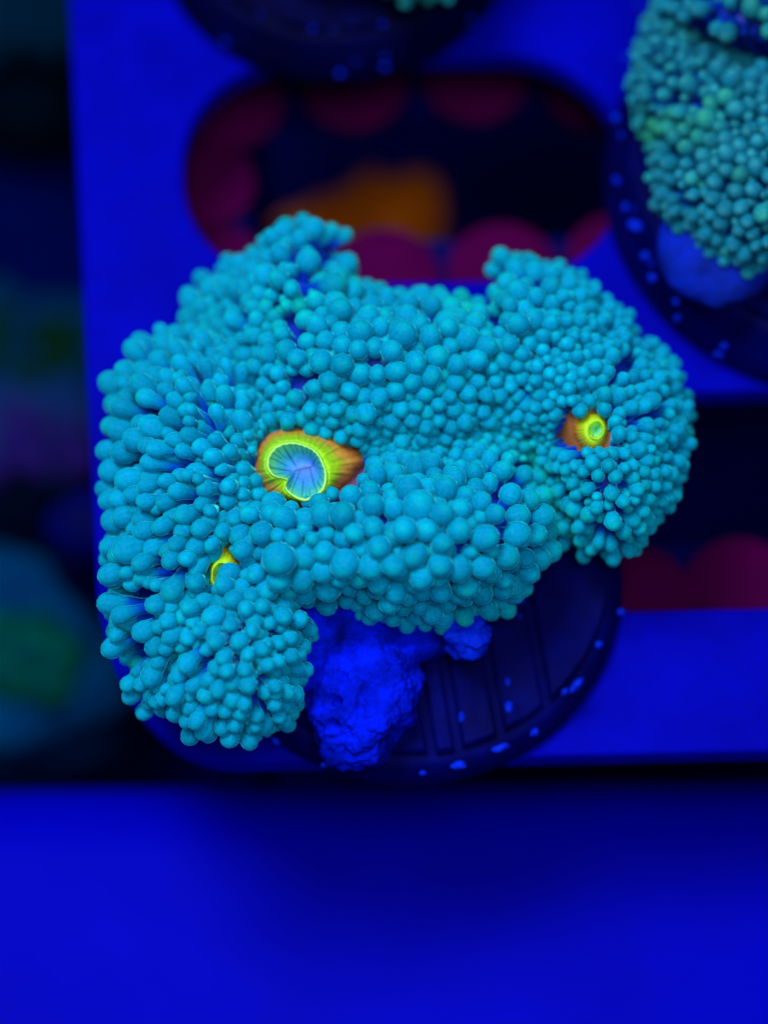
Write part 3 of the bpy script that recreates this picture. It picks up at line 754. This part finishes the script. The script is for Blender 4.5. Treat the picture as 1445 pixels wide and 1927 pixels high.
lip1 = crop8([(312, 560), (322, 480), (395, 392), (520, 360), (640, 385), (740, 440), (800, 540), (830, 650), (810, 760), (740, 830), (640, 868), (560, 838), (490, 785), (462, 735), (500, 690), (455, 668), (395, 665), (338, 622)])
out1 = crop8([(170, 560), (190, 430), (250, 320), (340, 235), (500, 195), (720, 215), (920, 280), (1100, 390), (1230, 490), (1200, 580), (1080, 690), (960, 780), (820, 860), (640, 905), (420, 900), (260, 850), (190, 720)])
CONE = [(0.0, (0.32, 0.10, 0.02)), (0.10, (0.62, 0.21, 0.035)), (0.30, (0.80, 0.35, 0.05)), (0.50, (0.60, 0.42, 0.03)), (0.60, (0.40, 0.60, 0.01)), (0.85, (0.30, 0.66, 0.01)), (1.0, (0.40, 0.85, 0.02))]
INC = [(0.0, (0.18, 0.80, 0.35)), (0.14, (0.07, 0.62, 0.50)), (0.34, (0.04, 0.40, 0.60)), (0.62, (0.05, 0.26, 0.72)), (1.0, (0.08, 0.20, 0.66))]
zb = 2.15
mouth(coral, (562.5, 884.6), out1, lip1, zb, zb + 0.50, 0.30, 27, CONE, ((0.36, 0.80, 0.01), (0.45, 0.98, 0.30)), INC, 'large kidney shaped mouth with yellow green lip and pleated blue throat', bias=(10, -3), slit=(17, -5))
def cr2(L): return [(740 + x / 2.408, 440 + y / 2.408) for x, y in L]
out2 = cr2([(805, 870), (820, 800), (880, 785), (940, 800), (975, 860), (970, 930), (930, 1000), (890, 1010), (830, 950)])
lip2 = cr2([(880, 890), (895, 862), (925, 848), (948, 870), (950, 900), (925, 930), (900, 925)])
zb2 = 2.32
CONE2 = [(0.0, (0.45, 0.14, 0.02)), (0.10, (0.62, 0.22, 0.02)), (0.30, (0.55, 0.50, 0.01)), (1.0, (0.45, 0.85, 0.02))]
IN2 = [(0.0, (0.5, 0.9, 0.05)), (0.4, (0.25, 0.75, 0.2)), (1.0, (0.03, 0.35, 0.35))]
mouth(coral, (740 + 917 / 2.408, 440 + 888 / 2.408), out2, lip2, zb2, zb2 + 0.24, 0.12, 11, CONE2, ((0.5, 0.9, 0.02), (0.75, 0.95, 0.05)), IN2, 'small bright yellow mouth on the far fold', 144, 0.02)
out3 = [(392, 1085), (398, 1050), (412, 1018), (436, 1010), (448, 1040), (445, 1090), (425, 1118), (402, 1115)]
lip3 = [(401, 1082), (404, 1068), (416, 1058), (430, 1068), (434, 1086), (424, 1104), (408, 1102)]
zb3 = 2.05
mouth(coral, (416, 1082), out3, lip3, zb3, zb3 + 0.32, 0.14, 11, CONE2, ((0.5, 0.9, 0.02), (0.6, 0.95, 0.1)), IN2, 'small half hidden yellow green mouth in the side fold', 144, 0.02)

# ---- the teal coral on the second plug
OUT2 = [(1228, 0), (1200, 70), (1186, 150), (1190, 225), (1222, 262), (1230, 340), (1242, 400), (1262, 428), (1310, 442), (1350, 484), (1400, 500), (1450, 505), (1530, 500), (1600, 430), (1650, 300), (1660, 120),
        (1600, -60), (1480, -130), (1340, -120), (1260, -70)]
S_V = [(1300, 85), (1350, 108), (1420, 132), (1500, 150)]; S_UP = [(1350, 25), (1420, 45), (1500, 70)]; S_G = [(1235, 240), (1290, 235), (1330, 250)]
def h_two(q, d):
    e = np.clip(d / 150, 0, 1); dome = np.sqrt(np.maximum(1 - (1 - e) ** 2, 0))
    return 1.75 + 0.95 * dome - 1.25 * gau(q, S_V, 40) + 0.55 * gau(q, S_UP, 40) - 0.4 * gau(q, S_G, 26)
def r_two(q): return 0.092 * (1 + 0.32 * gau(q, S_UP, 55) + 0.22 * gau(q, [(1340, 190), (1400, 350)], 60) - 0.15 * gau(q, [(1230, 60), (1250, 150)], 70))
coral2 = empty('carpet_coral')
tag(coral2, 'teal coral with dense small round tentacles on the crusted plug', 'coral')
build_coral(coral2, OUT2, 34, h_two, r_two, lambda q: np.zeros((len(q), 3)) + np.array([-.15, -.1, 0]), lambda q: np.full(len(q), 0.26),
            lambda q: np.clip(0.9 * gau(q, S_G, 40) + 0.5 * gau(q, [(1440, 10), (1500, 20)], 50) + 0.3 * (rng.random(len(q)) < .1), 0, 1),
            lambda q: np.min([seg_dist(np.array(k_, float), q, closed=False)[0] for k_ in (((1225, 240), (1262, 242)), ((1292, 238), (1322, 226)))], 0) > 13, M_TENT2, lambda co: np.tile([0.0, 0.015, 0.3], (len(co), 1)), 12, 2, 1.15, 1.5, 300, 9, 0.2)

# ---- the coral behind, only its front edge in the picture
OUT3 = [(700, -55), (770, -16), (830, -24), (880, -80), (880, -220), (780, -330), (600, -330), (520, -220), (560, -80)]
def h_three(q, d):
    e = np.clip(d / 120, 0, 1); return 1.5 + 0.8 * np.sqrt(np.maximum(1 - (1 - e) ** 2, 0))
coral3 = empty('carpet_coral')
tag(coral3, 'dim green coral peeking in behind the speckled plug', 'coral')
build_coral(coral3, OUT3, 22, h_three, lambda q: np.full(len(q), 0.11), lambda q: np.zeros((len(q), 3)), lambda q: np.full(len(q), 0.26), lambda q: np.full(len(q), .3),
            lambda q: np.ones(len(q), bool), M_TENT2, lambda co: np.tile([0.0, 0.015, 0.2], (len(co), 1)), 14, 1, 1.4, 1.4, 60, 3, 0.36)

# ------------------------------------------------------------------ things far below, out of focus
def knobby(name, outline, z, up, c1, c2, label, group=None, knobs=40, seed=0, kr=0.35, kcol=None, spread=0.92, amp=0.3):
    """a lumpy coral head with knobs, standing on the floor on a rock foot"""
    m1 = plain(name + '_flesh', c1, c2, 0.7, 0.8, 0, 30, 0.01)
    m2 = m1 if kcol is None else plain(name + '_knob', *kcol, 0.7, 0.8, 0, 30, 0.01)
    root = empty(name)
    V, F = blob(outline, z, up, abs(z - FZ) + 0.1, 72, 40, amp, 0.7, seed)
    link('head', mesh('head', V, F), m1, root)
    P = np.array(outline, float); g = np.random.default_rng(int(seed * 10) + 3); c = P.mean(0)
    bm = bmesh.new(); bmesh.ops.create_icosphere(bm, subdivisions=2, radius=1.0)
    for v in bm.verts: v.co *= (1 + 0.25 * mnoise.noise(v.co * 1.5 + Vector((seed, 0, 0)))) * S
    kme = bpy.data.meshes.new('knob'); bm.to_mesh(kme); bm.free(); kme.materials.append(m2)
    for i in range(knobs):
        a, b = g.random(), math.sqrt(g.random()); k = int(a * len(P)); f = a * len(P) - k
        e = P[k] * (1 - f) + P[(k + 1) % len(P)] * f; p = c + (e - c) * b * spread
        w = at(p[0], p[1], z + up * math.sqrt(max(0, 1 - (b * spread) ** 2)) * 0.9)
        o = link('knob', kme, None, root); o.location = Vector(w) * S; s = kr * g.uniform(.6, 1.2); o.scale = (s, s, s * 1.1)
    tag(root, label, 'coral', group)
knobby('orange_coral', [(500, 428), (560, 398), (630, 366), (690, 322), (735, 345), (805, 332), (832, 372), (830, 430), (806, 505), (765, 522), (700, 480), (600, 452)],
       -9.0, 0.5, (0.22, 0.035, 0.002), (0.62, 0.14, 0.005), 'blurred orange coral far below, seen through the rack opening', None, 22, 1.0, 0.14, amp=0.12)
knobby('green_spot_coral', [(-120, 570), (60, 560), (170, 590), (215, 700), (200, 760), (60, 780), (-120, 740)], -9.5, 0.8, (0.0, 0.012, 0.06), (0.0, 0.035, 0.11),  # left corals: deep shade is partly put into their dark colours
       'dark blurred coral with a green patch beside the rack edge', 'blurred corals left of the rack', 40, 4.0, 0.26, ((0.0, 0.012, 0.015), (0.004, 0.035, 0.0)))
knobby('violet_coral', [(-100, 740), (60, 745), (180, 740), (210, 830), (170, 905), (40, 900), (-100, 900)], -9.0, 0.7, (0.0, 0.015, 0.08), (0.006, 0.03, 0.14),
       'blurred coral tinged violet beside the rack edge', 'blurred corals left of the rack', 46, 5.0, 0.24, ((0.004, 0.006, 0.10), (0.03, 0.008, 0.16)))
knobby('dark_blue_coral', [(-120, 1080), (40, 1050), (160, 1090), (235, 1200), (225, 1340), (120, 1400), (-20, 1420), (-140, 1300)], -9.0, 1.1, (0.0, 0.022, 0.10), (0.0, 0.05, 0.16),
       'large blurred dark blue coral with green centre at the rack corner', 'blurred corals left of the rack', 12, 6.0, 0.5, ((0.0, 0.03, 0.07), (0.0, 0.10, 0.04)), spread=0.4)
knobby('shade_toned_coral', [(-160, -60), (60, -80), (150, -30), (140, 60), (60, 90), (-160, 80)], -9.5, 0.7, (0.0, 0.008, 0.03), (0.0, 0.025, 0.06),  # its shade is mixed into the flesh colours
       'very dark blurred coral above the black gap beside the rack', 'blurred corals left of the rack', 12, 8.0, 0.5)
V, F = blob([(70, 985), (120, 950), (210, 930), (300, 960), (300, 1060), (200, 1050), (110, 1035)], -6.0, 0.5, 8.1, 60, 30, 0.1, 0.8, 9.0)
br = link('blue_rock', mesh('blue_rock', V, F), M_DISC); tag(br, 'blurred plain blue rock between the dark corals', 'rock')
